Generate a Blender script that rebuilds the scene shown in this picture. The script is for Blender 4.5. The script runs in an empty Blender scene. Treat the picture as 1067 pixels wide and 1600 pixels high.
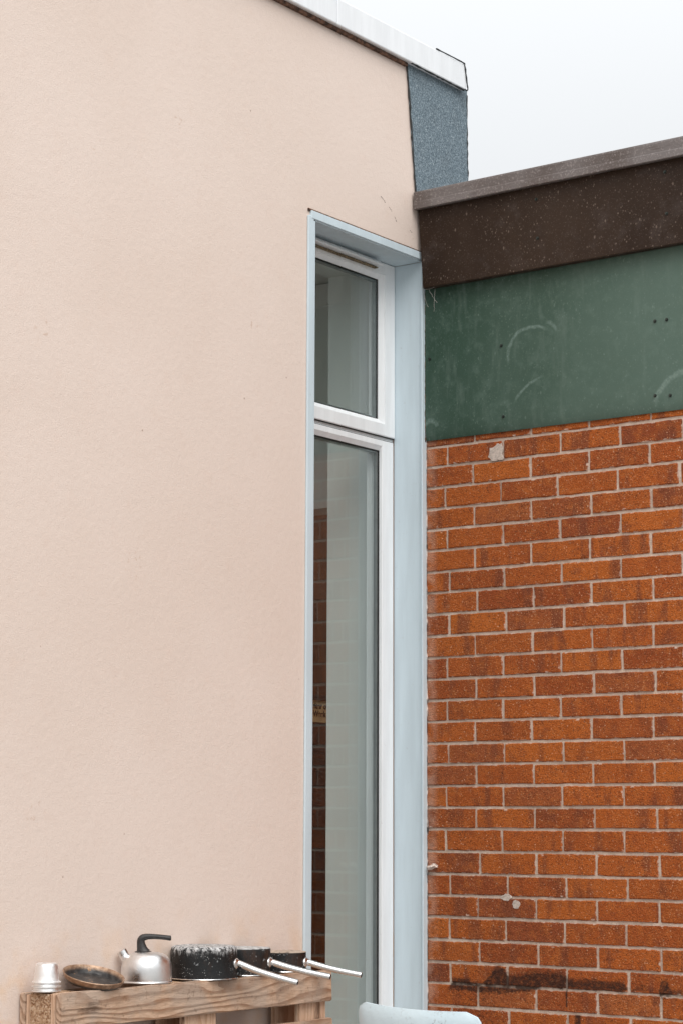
import bpy, bmesh, math, random
from mathutils import Vector, Matrix
R = math.radians
random.seed(11)
S = bpy.context.scene
COL = S.collection

# ------------------------------------------------------------------ camera
cam_d = bpy.data.cameras.new('camera')
cam = bpy.data.objects.new('camera', cam_d); COL.objects.link(cam); S.camera = cam
cam_d.sensor_fit = 'VERTICAL'; cam_d.sensor_width = 24; cam_d.sensor_height = 36
cam_d.lens = 3292.94 / 1600 * 36
cam_d.clip_start = 0.1; cam_d.clip_end = 2000
cr = Vector((0.80533268, 0.59281105, 0.0037856)); cu = Vector((0.08398128, -0.12040508, 0.9891662))
cf = Vector((-0.58684445, 0.79628995, 0.14675118))
cam.matrix_world = Matrix(((cr.x, cu.x, -cf.x, 4.17306), (cr.y, cu.y, -cf.y, -6.16441), (cr.z, cu.z, -cf.z, 1.24509), (0, 0, 0, 1)))
cam_d.dof.use_dof = True; cam_d.dof.focus_distance = 6.7; cam_d.dof.aperture_fstop = 14

# ------------------------------------------------------------------ world: overcast sky
SUN_EL, SUN_AZ = 52, 128          # azimuth measured clockwise from +Y
W = bpy.data.worlds.new('World'); S.world = W; W.use_nodes = True
nt = W.node_tree; nt.nodes.clear()
def N(t, ty, **kw):
    n = t.nodes.new(ty)
    for k, v in kw.items(): setattr(n, k, v)
    return n
out = N(nt, 'ShaderNodeOutputWorld'); bg = N(nt, 'ShaderNodeBackground')
sky = N(nt, 'ShaderNodeTexSky', sky_type='NISHITA', sun_disc=False, sun_elevation=R(SUN_EL), sun_rotation=R(SUN_AZ))
sky.air_density = 1; sky.dust_density = 3
tc = N(nt, 'ShaderNodeTexCoord'); sx = N(nt, 'ShaderNodeSeparateXYZ')
mr = N(nt, 'ShaderNodeMapRange'); mr.inputs['From Min'].default_value = 0; mr.inputs['From Max'].default_value = 1
mr.inputs['To Min'].default_value = 3.9; mr.inputs['To Max'].default_value = 16.4   # cloud deck: zenith three times the horizon
nz = N(nt, 'ShaderNodeTexNoise'); nz.inputs['Scale'].default_value = 1.6; nz.inputs['Detail'].default_value = 4
nzr = N(nt, 'ShaderNodeMapRange'); nzr.inputs['To Min'].default_value = .93; nzr.inputs['To Max'].default_value = 1.07
mul = N(nt, 'ShaderNodeMath', operation='MULTIPLY'); cl = N(nt, 'ShaderNodeVectorMath', operation='SCALE')
cl.inputs[0].default_value = (.965, .985, 1.0)
mix = N(nt, 'ShaderNodeMix', data_type='RGBA'); mix.inputs[0].default_value = .93
nt.links.new(tc.outputs['Generated'], sx.inputs[0]); nt.links.new(sx.outputs['Z'], mr.inputs['Value'])
nt.links.new(tc.outputs['Generated'], nz.inputs['Vector']); nt.links.new(nz.outputs[0], nzr.inputs['Value'])
nt.links.new(mr.outputs[0], mul.inputs[0]); nt.links.new(nzr.outputs[0], mul.inputs[1])
nt.links.new(mul.outputs[0], cl.inputs['Scale'])
nt.links.new(sky.outputs[0], mix.inputs[6]); nt.links.new(cl.outputs[0], mix.inputs[7])
nt.links.new(mix.outputs[2], bg.inputs['Color']); bg.inputs['Strength'].default_value = .095
nt.links.new(bg.outputs[0], out.inputs[0])

sl = bpy.data.lights.new('sun', 'SUN'); sl.energy = 1.5; sl.angle = R(40); sl.color = (1, .965, .92)
so = bpy.data.objects.new('sun', sl); COL.objects.link(so)
sd = Vector((math.sin(R(SUN_AZ)) * math.cos(R(SUN_EL)), math.cos(R(SUN_AZ)) * math.cos(R(SUN_EL)), math.sin(R(SUN_EL))))
so.rotation_euler = sd.to_track_quat('Z', 'Y').to_euler(); so.location = (6, -8, 9)

S.view_settings.view_transform = 'Standard'; S.view_settings.look = 'None'
S.view_settings.exposure = 0.37; S.view_settings.gamma = 1.0; S.view_settings.use_curve_mapping = False
S.cycles.max_bounces = 10; S.cycles.transparent_max_bounces = 12; S.cycles.use_denoising = True
S.cycles.sample_clamp_indirect = 6

# ------------------------------------------------------------------ material helpers
class M:
    def __init__(s, name, rough=.7, metal=0., spec=.5):
        s.m = bpy.data.materials.new(name); s.m.use_nodes = True; s.t = s.m.node_tree; s.t.nodes.clear()
        s.o = N(s.t, 'ShaderNodeOutputMaterial'); s.b = N(s.t, 'ShaderNodeBsdfPrincipled')
        s.t.links.new(s.b.outputs[0], s.o.inputs[0])
        s.set('Roughness', rough); s.set('Metallic', metal); s.set('Specular IOR Level', spec)
        s._tc = s._geo = s._oi = None
    def set(s, k, v):
        if hasattr(v, 'is_linked') or hasattr(v, 'node'): s.t.links.new(v, s.b.inputs[k])
        else: s.b.inputs[k].default_value = v
    def inp(s, sock, v):
        if v is None: return
        if hasattr(v, 'node'): s.t.links.new(v, sock)
        elif isinstance(v, tuple) and len(v) == 3 and sock.type == 'RGBA': sock.default_value = (*v, 1)
        else: sock.default_value = v
    def obj(s):
        s._tc = s._tc or N(s.t, 'ShaderNodeTexCoord'); return s._tc.outputs['Object']
    def pos(s):
        s._geo = s._geo or N(s.t, 'ShaderNodeNewGeometry'); return s._geo.outputs['Position']
    def rnd(s):
        s._oi = s._oi or N(s.t, 'ShaderNodeObjectInfo'); return s._oi.outputs['Random']
    def scale(s, v, xyz, off=None):
        n = N(s.t, 'ShaderNodeVectorMath', operation='MULTIPLY'); s.inp(n.inputs[0], v); n.inputs[1].default_value = xyz
        if off is not None:
            a = N(s.t, 'ShaderNodeVectorMath', operation='ADD'); s.t.links.new(n.outputs[0], a.inputs[0]); s.inp(a.inputs[1], off)
            return a.outputs[0]
        return n.outputs[0]
    def noise(s, v, sc, det=3, rough=.5, dist=0.):
        n = N(s.t, 'ShaderNodeTexNoise'); s.inp(n.inputs['Vector'], v)
        n.inputs['Scale'].default_value = sc; n.inputs['Detail'].default_value = det
        n.inputs['Roughness'].default_value = rough; n.inputs['Distortion'].default_value = dist
        return n.outputs[0]
    def voro(s, v, sc, feat='F1', out=0, rand=1.):
        n = N(s.t, 'ShaderNodeTexVoronoi', feature=feat); s.inp(n.inputs['Vector'], v); n.inputs['Scale'].default_value = sc
        n.inputs['Randomness'].default_value = rand
        return n.outputs[out]
    def ramp(s, v, a, b, lo=0., hi=1., smooth=True):
        n = N(s.t, 'ShaderNodeMapRange', interpolation_type='SMOOTHSTEP' if smooth else 'LINEAR'); s.inp(n.inputs['Value'], v)
        n.inputs['From Min'].default_value = a; n.inputs['From Max'].default_value = b
        n.inputs['To Min'].default_value = lo; n.inputs['To Max'].default_value = hi
        return n.outputs[0]
    def mth(s, op, a, b=None, c=None):
        n = N(s.t, 'ShaderNodeMath', operation=op); s.inp(n.inputs[0], a); s.inp(n.inputs[1], b)
        if c is not None: s.inp(n.inputs[2], c)
        return n.outputs[0]
    def mix(s, f, a, b, mode='MIX'):
        n = N(s.t, 'ShaderNodeMix', data_type='RGBA', blend_type=mode); s.inp(n.inputs[0], f); s.inp(n.inputs[6], a); s.inp(n.inputs[7], b)
        return n.outputs[2]
    def cramp(s, v, stops, interp='LINEAR'):
        n = N(s.t, 'ShaderNodeValToRGB'); s.inp(n.inputs[0], v); n.color_ramp.interpolation = interp
        e = n.color_ramp.elements
        while len(e) < len(stops): e.new(.5)
        for el, (p, c) in zip(e, stops): el.position = p; el.color = (*c, 1) if isinstance(c, tuple) else (c, c, c, 1)
        return n.outputs[0]
    def sep(s, v):
        n = N(s.t, 'ShaderNodeSeparateXYZ'); s.inp(n.inputs[0], v); return n.outputs
    def bump(s, h, dist=.002, strength=1.):
        n = N(s.t, 'ShaderNodeBump'); n.inputs['Distance'].default_value = dist; n.inputs['Strength'].default_value = strength
        s.inp(n.inputs['Height'], h); s.t.links.new(n.outputs[0], s.b.inputs['Normal'])

def plain(name, c, rough=.6, metal=0., spec=.5, var=.06, sc=30., bump=0., bsc=200.):
    k = M(name, rough, metal, spec); p = k.obj()
    n = k.noise(p, sc, 4)
    lo = tuple(x * (1 - var * 2) for x in c); hi = tuple(min(1, x * (1 + var)) for x in c)
    k.set('Base Color', k.mix(k.ramp(n, .3, .7), lo, hi))
    if bump: k.bump(k.noise(p, bsc, 3), bump)
    return k.m

# render (painted roughcast) -------------------------------------------------
def mat_render():
    k = M('pink_render', .9, spec=.15); p = k.pos()
    big = k.noise(p, 1.3, 4, .55)
    c = k.mix(k.ramp(big, .32, .7), (.735, .612, .538), (.768, .648, .578))
    mid = k.noise(p, 14, 5, .65)
    c = k.mix(k.ramp(mid, .52, .78, 0, .22), c, (.71, .545, .455))
    fine = k.noise(p, 170, 3, .6)
    c = k.mix(k.ramp(fine, .3, .46, .22, 0), c, (.60, .455, .38))
    # small chips and dark specks
    v = k.voro(p, 5.); c = k.mix(k.ramp(v, .010, .022, .6, 0), c, (.26, .16, .11))
    v2 = k.voro(k.scale(p, (1, 1, 1), (3.1, 1.7, .4)), 3.1)
    sm = k.mth('MULTIPLY', k.ramp(k.noise(p, 60, 3), .56, .68, 0, .4), k.ramp(v2, .08, .16, 1, 0))
    c = k.mix(sm, c, (.50, .33, .23))
    # orange rust tint beside the openings and at the foot
    xyz = k.sep(p)
    ed = k.mth('MULTIPLY', k.ramp(k.noise(p, 9, 4), .45, .7), k.ramp(xyz[2], 1.05, .75, 0, .55))
    c = k.mix(ed, c, (.74, .49, .30))
    k.set('Base Color', c)
    h = k.mth('ADD', k.mth('MULTIPLY', k.noise(p, 230, 4, .65), .42), k.mth('MULTIPLY', k.noise(p, 46, 3, .5), .38))
    h = k.mth('ADD', h, k.mth('MULTIPLY', k.noise(k.scale(p, (1, 1, 1.2)), 5, 2, .4), .5))
    k.bump(h, .0030, .95)
    return k.m

def stain_mask(k, p):
    x, y, z = k.sep(p)
    xn = k.ramp(x, 0, 1.12, 0, 1, False)
    top = k.cramp(xn, [(.06, 0.), (.082, .12), (.097, .44), (.15, .46), (.175, .34), (.205, .36), (.225, .55), (.25, .82), (.28, .84), (.295, .60), (.34, .66), (.40, .78), (.48, .76), (.51, .60), (.60, .62), (.69, .60), (.70, .42), (.75, .46), (.79, .40), (.80, .28), (.81, .70), (.83, .66), (.845, .42), (1., .40)])
    bot = k.cramp(xn, [(0, .2), (.075, .06), (.15, .04), (.18, .03), (.28, .06), (.38, .16), (.42, .27), (.69, .28), (.70, .34), (.79, .38), (.805, .2), (.84, .24), (.85, .3), (1., .3)])
    wob = k.mth('MULTIPLY', k.mth('SUBTRACT', k.noise(k.scale(p, (1, 1, 1.6)), 48, 6, .72), .5), .55)
    zn = k.mth('ADD', k.ramp(z, .678, .790, 0, 1, False), wob)
    a = k.ramp(k.mth('SUBTRACT', top, zn), -.08, .10); b = k.ramp(k.mth('SUBTRACT', zn, bot), -.05, .08)
    m = k.mth('MULTIPLY', a, b)
    # three thin drips
    for xc, z0, z1, w in ((.211, .672, .70, .0022), (.557, .655, .725, .003), (.60, .60, .628, .010)):
        d = k.mth('ABSOLUTE', k.mth('SUBTRACT', x, xc))
        q = k.mth('MULTIPLY', k.ramp(d, w * .6, w * 1.6, 1, 0), k.mth('MULTIPLY', k.ramp(z, z0 - .006, z0, 0, 1), k.ramp(z, z1, z1 + .006, 1, 0)))
        m = k.mth('MAXIMUM', m, q)
    return m

def mat_brick():
    k = M('rustic_brick', .88, spec=.2); p = k.pos(); r = k.rnd()
    sh = N(k.t, 'ShaderNodeCombineXYZ'); k.inp(sh.inputs[0], k.mth('MULTIPLY', r, 37.)); k.inp(sh.inputs[1], k.mth('MULTIPLY', r, 11.)); k.inp(sh.inputs[2], k.mth('MULTIPLY', r, 23.))
    q = N(k.t, 'ShaderNodeVectorMath', operation='ADD'); k.inp(q.inputs[0], p); k.inp(q.inputs[1], sh.outputs[0]); q = q.outputs[0]
    base = k.cramp(r, [(0, (.46, .115, .022)), (.22, (.36, .082, .019)), (.42, (.48, .125, .022)), (.58, (.30, .068, .019)), (.78, (.43, .105, .020)), (.9, (.25, .058, .022)), (1., (.39, .112, .034))])
    # kiln bands across some bricks
    band = k.noise(k.scale(q, (1, .2, .18)), 16, 2)
    base = k.mix(k.ramp(band, .53, .66, 0, .7), base, (.19, .055, .028))
    cloud = k.noise(q, 26, 4, .6); base = k.mix(k.ramp(cloud, .45, .72, 0, .6), base, (.50, .14, .030)); base = k.mix(k.ramp(k.noise(k.scale(q, (1, 1, 1), (8, 1, 4)), 19, 5, .65), .50, .70, 0, .6), base, (.22, .058, .024))
    # dusty bloom
    bl = k.noise(q, 42, 5, .7); base = k.mix(k.ramp(bl, .62, .8, 0, .35), base, (.60, .36, .24))
    # dark pits and pale grit
    pit = k.noise(q, 260, 2, .5); base = k.mix(k.ramp(pit, .34, .45, .75, 0), base, (.085, .026, .012))
    grit = k.noise(k.scale(q, (1, 1, 1), (5, 9, 2)), 230, 2, .5); base = k.mix(k.ramp(grit, .60, .70, 0, .6), base, (.68, .34, .16))
    spk = k.voro(q, 70); base = k.mix(k.mth('MULTIPLY', k.ramp(spk, .10, .19, .6, 0), k.ramp(k.noise(q, 12, 3), .38, .62)), base, (.78, .50, .33))
    dk = k.voro(k.scale(q, (1, 1, 1), (7, 3, 5)), 95); base = k.mix(k.ramp(dk, .12, .22, .6, 0), base, (.10, .03, .014))
    # mortar smears hugging the top and bottom arrises
    o = k.sep(k.obj())
    ez = k.ramp(k.mth('ABSOLUTE', o[2]), .0235, .0335, 0, 1, False); ex = k.ramp(k.mth('ABSOLUTE', o[0]), .1015, .1115, 0, 1, False)
    edge = k.mth('ADD', k.mth('MAXIMUM', ez, ex), k.mth('MULTIPLY', k.mth('SUBTRACT', k.noise(q, 48, 6, .72), .5), 2.3))
    base = k.mix(k.ramp(edge, .78, 1.12, 0, .85), base, (.60, .455, .375))
    bb_ = k.voro(k.scale(q, (1, 1, 1.3), (2, 6, 9)), 17); base = k.mix(k.mth('MULTIPLY', k.ramp(k.mth('ADD', bb_, k.mth('MULTIPLY', k.noise(q, 110, 4, .7), .22)), .20, .25, .8, 0), k.ramp(edge, .2, .7)), base, (.70, .52, .42))
    # lime wash down the strip next to the window trim
    x = k.sep(p)[0]
    base = k.mix(k.mth('MULTIPLY', k.ramp(x, .02, .06, .42, 0), k.ramp(k.noise(p, 18, 4), .3, .6)), base, (.62, .40, .30))
    base = k.mix(k.mth('MULTIPLY', stain_mask(k, p), k.ramp(k.noise(p, 60, 5, .7), .34, .58, .55, .97)), base, (.047, .020, .013))
    k.set('Base Color', base)
    h = k.mth('ADD', k.noise(q, 240, 3, .6), k.mth('MULTIPLY', k.noise(q, 60, 4, .6), 1.2))
    k.bump(h, .0042, 1.)
    return k.m

def mat_mortar():
    k = M('mortar', .95, spec=.1); p = k.pos()
    c = k.mix(k.ramp(k.noise(p, 30, 5, .65), .3, .7), (.53, .405, .325), (.72, .58, .48))
    c = k.mix(k.ramp(k.noise(p, 5, 3), .45, .7, 0, .4), c, (.40, .31, .25))
    c = k.mix(k.ramp(k.noise(p, 170, 2), .62, .7, 0, .6), c, (.8, .72, .66))
    c = k.mix(k.ramp(k.noise(p, 230, 2), .3, .38, .6, 0), c, (.20, .15, .12))
    c = k.mix(k.mth('MULTIPLY', k.mth('MULTIPLY', stain_mask(k, p), k.ramp(k.noise(k.scale(p, (1, 1, .3)), 11, 3, .6), .40, .52, .1, 1)), .9), c, (.045, .022, .016))
    k.set('Base Color', c); k.bump(k.noise(p, 120, 5, .7), .004, 1.)
    return k.m

def specks(k, p, c, pale, amount=1., fine=110):
    a = k.noise(p, fine, 3, .55); c = k.mix(k.ramp(a, .60, .74, 0, .45 * amount), c, pale)
    v = k.voro(k.scale(p, (1, 1, .7)), 75); c = k.mix(k.mth('MULTIPLY', k.ramp(v, .09, .22, .75 * amount, 0), k.ramp(k.noise(p, 7, 3), .35, .65)), c, pale)
    v = k.voro(k.scale(p, (1, 1, .9), (9, 1, 3)), 130); c = k.mix(k.ramp(v, .10, .22, .35 * amount, 0), c, pale)
    v = k.voro(k.scale(p, (1, 1, .55), (4, 2, 7)), 24); c = k.mix(k.ramp(v, .04, .10, .7 * amount, 0), c, pale)
    return c

def mat_fascia():
    k = M('brown_fascia', .5, spec=.2); p = k.pos(); x, y, z = k.sep(p)
    c = k.mix(k.ramp(k.noise(k.scale(p, (1, 1, .5)), 4, 4), .3, .7), (.024, .0125, .0072), (.038, .0225, .0145))
    c = k.mix(k.ramp(k.noise(p, 11, 5, .7), .5, .75, 0, .35), c, (.085, .066, .060))
    c = specks(k, p, c, (.25, .19, .155), .65)
    k.set('Base Color', c); k.set('Roughness', k.ramp(k.noise(p, 14, 4), .3, .7, .36, .6)); k.bump(k.noise(p, 90, 3), .0006)
    return k.m

def mat_cap():
    k = M('weathered_cap', .55, spec=.4); p = k.pos()
    c = k.mix(k.ramp(k.noise(p, 5, 4), .35, .65), (.110, .088, .080), (.165, .145, .140))
    c = k.mix(k.ramp(k.noise(p, 150, 3, .6), .52, .68, 0, .6), c, (.32, .28, .27))
    c = k.mix(k.ramp(k.noise(k.scale(p, (.3, 1, 3)), 40, 4), .55, .75, 0, .4), c, (.06, .042, .035))
    k.set('Base Color', c); k.bump(k.noise(p, 150, 3), .001)
    return k.m

def arc(k, p, cx, cz, r, a0, a1, w, s):
    """mask of a pale scuffed arc on the green board, angles in degrees counter-clockwise from +x"""
    x, y, z = k.sep(p)
    dx = k.mth('SUBTRACT', x, cx); dz = k.mth('SUBTRACT', z, cz)
    rr = k.mth('SQRT', k.mth('ADD', k.mth('MULTIPLY', dx, dx), k.mth('MULTIPLY', dz, dz)))
    rr = k.mth('ADD', rr, k.mth('MULTIPLY', k.mth('SUBTRACT', k.noise(p, 13, 3), .5), .03))
    an = k.mth('MULTIPLY', k.mth('ARCTAN2', dz, dx), 57.2958); an = k.mth('MODULO', k.mth('ADD', an, 720.), 360.)
    m = k.ramp(k.mth('ABSOLUTE', k.mth('SUBTRACT', rr, r)), w * .3, w * 1.5, 1, 0)
    m = k.mth('MULTIPLY', m, k.mth('MULTIPLY', k.ramp(an, a0 - 6, a0 + 14), k.ramp(an, a1 - 14, a1 + 6, 1, 0)))
    return k.mth('MULTIPLY', m, k.ramp(k.noise(k.scale(p, (1, 1, 1), (2, 2, 2)), 70, 4, .7), .34, .62, .1, s))

def mat_green():
    k = M('green_board', .55, spec=.25); p = k.pos()
    c = k.mix(k.ramp(k.noise(p, 2.2, 4), .3, .7), (.034, .070, .048), (.054, .093, .070))
    c = k.mix(k.ramp(k.noise(p, 22, 5, .7), .46, .74, 0, .5), c, (.10, .15, .122))
    c = k.mix(k.ramp(k.noise(k.scale(p, (1, 1, .16)), 30, 4, .6), .52, .74, 0, .4), c, (.12, .165, .138))
    ch = k.mth('ADD', k.sep(p)[0], k.mth('MULTIPLY', k.noise(p, 3, 3), .5)); c = k.mix(k.ramp(ch, .3, 1.4, 0, .5), c, (.135, .20, .168))   # board gets lighter towards the right, uneven with noise
    c = specks(k, p, c, (.22, .29, .25), .4)
    for a in ((.455, 2.86, .10, 55, 190, .006, .42), (.51, 2.63, .145, 95, 150, .005, .38), (1.05, 2.60, .125, 85, 165, .009, .4), (.50, 2.91, .06, 20, 75, .006, .3), (.03, 2.64, .03, 20, 170, .008, .4)):
        c = k.mix(arc(k, p, *a), c, (.28, .37, .33))
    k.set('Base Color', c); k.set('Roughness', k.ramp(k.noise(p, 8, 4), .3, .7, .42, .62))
    k.bump(k.mth('ADD', k.noise(p, 3, 2), k.mth('MULTIPLY', k.noise(p, 120, 3), .06)), .006, .6)
    return k.m

def mat_felt():
    k = M('mineral_felt', .9, spec=.3); p = k.pos()
    a = k.noise(p, 165, 3, .8)
    c = k.cramp(a, [(.30, (.055, .075, .09)), (.46, (.14, .19, .225)), (.56, (.20, .26, .30)), (.68, (.46, .52, .55))])
    c = k.mix(k.ramp(k.noise(p, 6, 4), .45, .7, 0, .25), c, (.12, .14, .15))
    k.set('Base Color', c); k.bump(a, .003, 1.)
    return k.m

def mat_wood(name, axis, light, dark, wear=.5):
    """sawn softwood: grain runs along the given local axis"""
    k = M(name, .82, spec=.2); p = k.obj(); r = k.rnd()
    sh = N(k.t, 'ShaderNodeCombineXYZ'); k.inp(sh.inputs[0], k.mth('MULTIPLY', r, 13.)); k.inp(sh.inputs[1], k.mth('MULTIPLY', r, 29.)); k.inp(sh.inputs[2], k.mth('MULTIPLY', r, 7.))
    sc = [1., 1., 1.]; sc[axis] = .2
    q = k.scale(p, tuple(sc), sh.outputs[0])
    c3 = k.sep(p); across = c3[2] if axis == 1 else c3[1]
    warp = k.mth('ADD', k.mth('MULTIPLY', k.noise(q, 5.5, 3, .55), 9.), k.mth('ADD', k.mth('MULTIPLY', across, 42.), k.mth('MULTIPLY', c3[0], 60.)))
    ring = k.mth('FRACT', warp)
    ring = k.ramp(ring, .45, 1.0)
    c = k.mix(k.mth('MULTIPLY', ring, .8), light, dark)
    fib = k.noise(k.scale(q, (1, 1, 1), (1, 5, 2)), 130, 3, .6); c = k.mix(k.ramp(fib, .35, .7, .35, 0), c, dark)
    gr = k.noise(p, 7, 4, .6); c = k.mix(k.ramp(gr, .38, .64, 0, .85 * wear), c, (.44, .36, .30))
    kn = k.noise(k.scale(q, (1, 1, 1), (3, 1, 6)), 14, 5, .65); c = k.mix(k.ramp(kn, .57, .68, 0, .85), c, (.11, .06, .036))
    gri = k.noise(p, 45, 5, .7); c = k.mix(k.ramp(gri, .54, .72, 0, .7 * wear), c, (.15, .088, .058))
    k.set('Base Color', c)
    k.bump(k.mth('ADD', ring, k.mth('MULTIPLY', fib, 1.2)), .0022, .8)
    return k.m

def mat_chip():
    k = M('chipboard', .92, spec=.15); p = k.obj()
    v = k.voro(k.scale(p, (1, 1, 1)), 210, out=1)
    s = k.sep(v)
    c = k.cramp(s[0], [(0, (.27, .14, .075)), (.35, (.48, .30, .185)), (.7, (.60, .41, .27)), (1, (.70, .54, .40))])
    c = k.mix(k.ramp(k.noise(p, 60, 4, .7), .55, .72, 0, .7), c, (.16, .075, .04))
    k.set('Base Color', c); k.bump(k.noise(p, 200, 4, .7), .006, 1.)
    return k.m

def mat_alu(name, rough=.26, c=(.80, .80, .80), dull=.35):
    k = M(name, rough, 1.); p = k.obj()
    n = k.noise(p, 26, 5, .65)
    col = k.mix(k.ramp(n, .4, .75, 0, dull), c, (.52, .52, .52))
    col = k.mix(k.ramp(k.noise(p, 160, 3, .6), .64, .74, 0, .5 * dull), col, (.30, .27, .25))
    k.set('Base Color', col); k.set('Roughness', k.ramp(n, .3, .75, rough * .8, rough + .22)); k.bump(k.noise(p, 40, 3), .0012, .5)
    return k.m

def mat_pan(flake, h=1., topc=(.5, .5, .5)):
    k = M('sooty_black_enamel', .5, spec=.3); p = k.obj(); x, y, z = k.sep(p)
    c = k.mix(k.ramp(k.noise(p, 14, 4), .35, .65), (.006, .005, .005), (.014, .015, .016))
    c = k.mix(k.ramp(k.noise(k.scale(p, (1, 1, .35)), 22, 4, .6), .55, .72, 0, .6), c, (.050, .024, .014))
    c = k.mix(k.ramp(k.noise(p, 75, 4, .65), .64, .70, 0, .65), c, (.36, .38, .39))
    c = k.mix(k.mth('MULTIPLY', k.ramp(k.voro(p, 150), .12, .26, .8, 0), k.ramp(k.noise(p, 38, 3), .46, .62)), c, (.44, .44, .43))
    top = k.mth('ADD', z, k.mth('MULTIPLY', k.mth('SUBTRACT', k.noise(k.scale(p, (1, 1, .4)), 85, 4, .7), .5), flake * 1.9))
    fl = k.mth('MULTIPLY', k.ramp(top, .066, .098, 0, 1), k.ramp(k.noise(k.scale(p, (1, 1, .6)), 110, 5, .75), .40, .56)) if flake > .03 else k.ramp(top, .055 + 0, .2, 0, .3)
    c = k.mix(k.mth('MULTIPLY', fl, .9), c, (.66, .66, .66))
    c = k.mix(k.mth('MULTIPLY', k.ramp(z, h - .0035, h - .0005), k.ramp(k.noise(p, 60, 4, .7), .36, .54, .25, .95)), c, topc)
    k.set('Base Color', c); k.set('Roughness', k.ramp(k.noise(p, 40, 3), .3, .7, .38, .75)); k.bump(k.noise(p, 120, 4, .65), .0018, .8)
    return k.m

def mat_dish():
    k = M('burnt_tin', .42, .4); p = k.obj(); x, y, z = k.sep(p)
    rad = k.mth('SQRT', k.mth('ADD', k.mth('MULTIPLY', x, x), k.mth('MULTIPLY', y, y)))
    rust = k.mix(k.ramp(k.noise(p, 60, 5, .65), .35, .65), (.24, .14, .085), (.46, .31, .21))
    ins = k.mix(k.ramp(k.noise(p, 40, 4), .35, .65), (.030, .028, .028), (.075, .072, .07))
    ins = k.mix(k.ramp(k.noise(p, 34, 5, .7), .60, .66, 0, .9), ins, (.50, .27, .13))
    k.set('Base Color', k.mix(k.ramp(rad, .0775, .0825), ins, rust))
    k.bump(k.noise(p, 90, 4), .002)
    return k.m

def mat_glass():
    k = M('window_glass'); t = k.t; t.nodes.remove(k.b)
    lw = N(t, 'ShaderNodeLayerWeight'); lw.inputs[0].default_value = .5
    f = k.mth('POWER', lw.outputs['Facing'], 4.); f = k.ramp(f, 0, 1, .07, 1, False)
    tr = N(t, 'ShaderNodeBsdfTransparent'); tr.inputs[0].default_value = (.965, .99, .98, 1)
    gl = N(t, 'ShaderNodeBsdfGlossy'); gl.inputs['Roughness'].default_value = .004
    mx = N(t, 'ShaderNodeMixShader'); t.links.new(f, mx.inputs[0]); t.links.new(tr.outputs[0], mx.inputs[1]); t.links.new(gl.outputs[0], mx.inputs[2])
    t.links.new(mx.outputs[0], k.o.inputs[0])
    return k.m

def mat_paint(name, c, rough=.4, dirt=.5, dc=(.30, .25, .21)):
    """painted metal or plastic with faint rain streaks and dirt specks"""
    k = M(name, rough, spec=.4); p = k.pos()
    n = k.noise(k.scale(p, (1, 1, .12)), 26, 4, .6)
    b = k.mix(k.ramp(n, .35, .7), tuple(x * .95 for x in c), tuple(min(1, x * 1.03) for x in c))
    b = k.mix(k.ramp(k.voro(p, 12), .012, .026, .8 * dirt, 0), b, dc)
    b = k.mix(k.mth('MULTIPLY', k.ramp(k.noise(p, 55, 5, .7), .62, .8), dirt * .7), b, dc)
    k.set('Base Color', b); k.bump(k.noise(p, 20, 2), .0008, .4)
    return k.m

def mat_ground():
    k = M('concrete_yard', .85, spec=.3); p = k.pos()
    c = k.mix(k.ramp(k.noise(p, .8, 5, .6), .35, .65), (.26, .25, .235), (.36, .35, .335))
    c = k.mix(k.ramp(k.noise(p, 140, 2), .5, .7, 0, .6), c, (.44, .43, .41))
    k.set('Base Color', c); k.bump(k.noise(p, 140, 3), .006)
    return k.m

RENDER, BRICK, MORTAR, FASCIA, CAP, GREEN, FELT = mat_render(), mat_brick(), mat_mortar(), mat_fascia(), mat_cap(), mat_green(), mat_felt()
GLASS = mat_glass()
WHITE = mat_paint('white_upvc', (.86, .885, .905), .32, .35)
TRIM = mat_paint('pale_blue_metal', (.60, .70, .755), .42, .45)
COPE = mat_paint('white_coping', (.84, .865, .89), .4, .25)
BLACK = plain('black_rubber', (.012, .012, .012), .6)
BITUMEN = plain('bitumen', (.025, .028, .03), .7, bump=.002)
DIRTY = plain('dirty_vent_mesh', (.22, .17, .10), .9, var=.4, sc=120)
SHADE_GAP = plain('brown_shade_and_gap', (.16, .085, .055), .95, var=.4, sc=60, bump=.004)  # brown for the painted coping shadow and the render gap
WOOD_Y = mat_wood('weathered_pine_length', 1, (.62, .43, .305), (.27, .135, .07), .75)
WOOD_Z = mat_wood('fresh_pine_upright', 2, (.70, .50, .36), (.50, .30, .19), .3)
CHIP = mat_chip()
ALU = mat_alu('scuffed_aluminium', .32, (.86, .86, .86), .3)
CUPMET = mat_alu('dull_aluminium', .48, (.93, .93, .93), .12)
CHROME = mat_alu('polished_steel', .13, (.82, .81, .80), .2)
PAN_A, PAN_B, PAN_C = mat_pan(.034), mat_pan(.02, .080, (.55, .56, .56)), mat_pan(.02, .060, (.50, .40, .32))
DISH = mat_dish()
BAKELITE = plain('dark_bakelite', (.028, .026, .026), .45, sc=60, var=.3)
PLASTIC = None
SCREW = plain('screw_steel', (.055, .065, .058), .45, .7)
INNER = plain('inside_plaster', (.86, .885, .86), .7, var=.02, sc=3)
INBRICK = plain('inside_brown_wall', (.075, .032, .018), .8, var=.2, sc=6)
INDARK = plain('inside_dark_board', (.030, .022, .024), .8, var=.2, sc=6)
INFLOOR = plain('inside_floor', (.16, .11, .08), .6)
ROOF = plain('roof_felt', (.10, .105, .11), .9, bump=.004)
GROUND = mat_ground()

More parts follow.
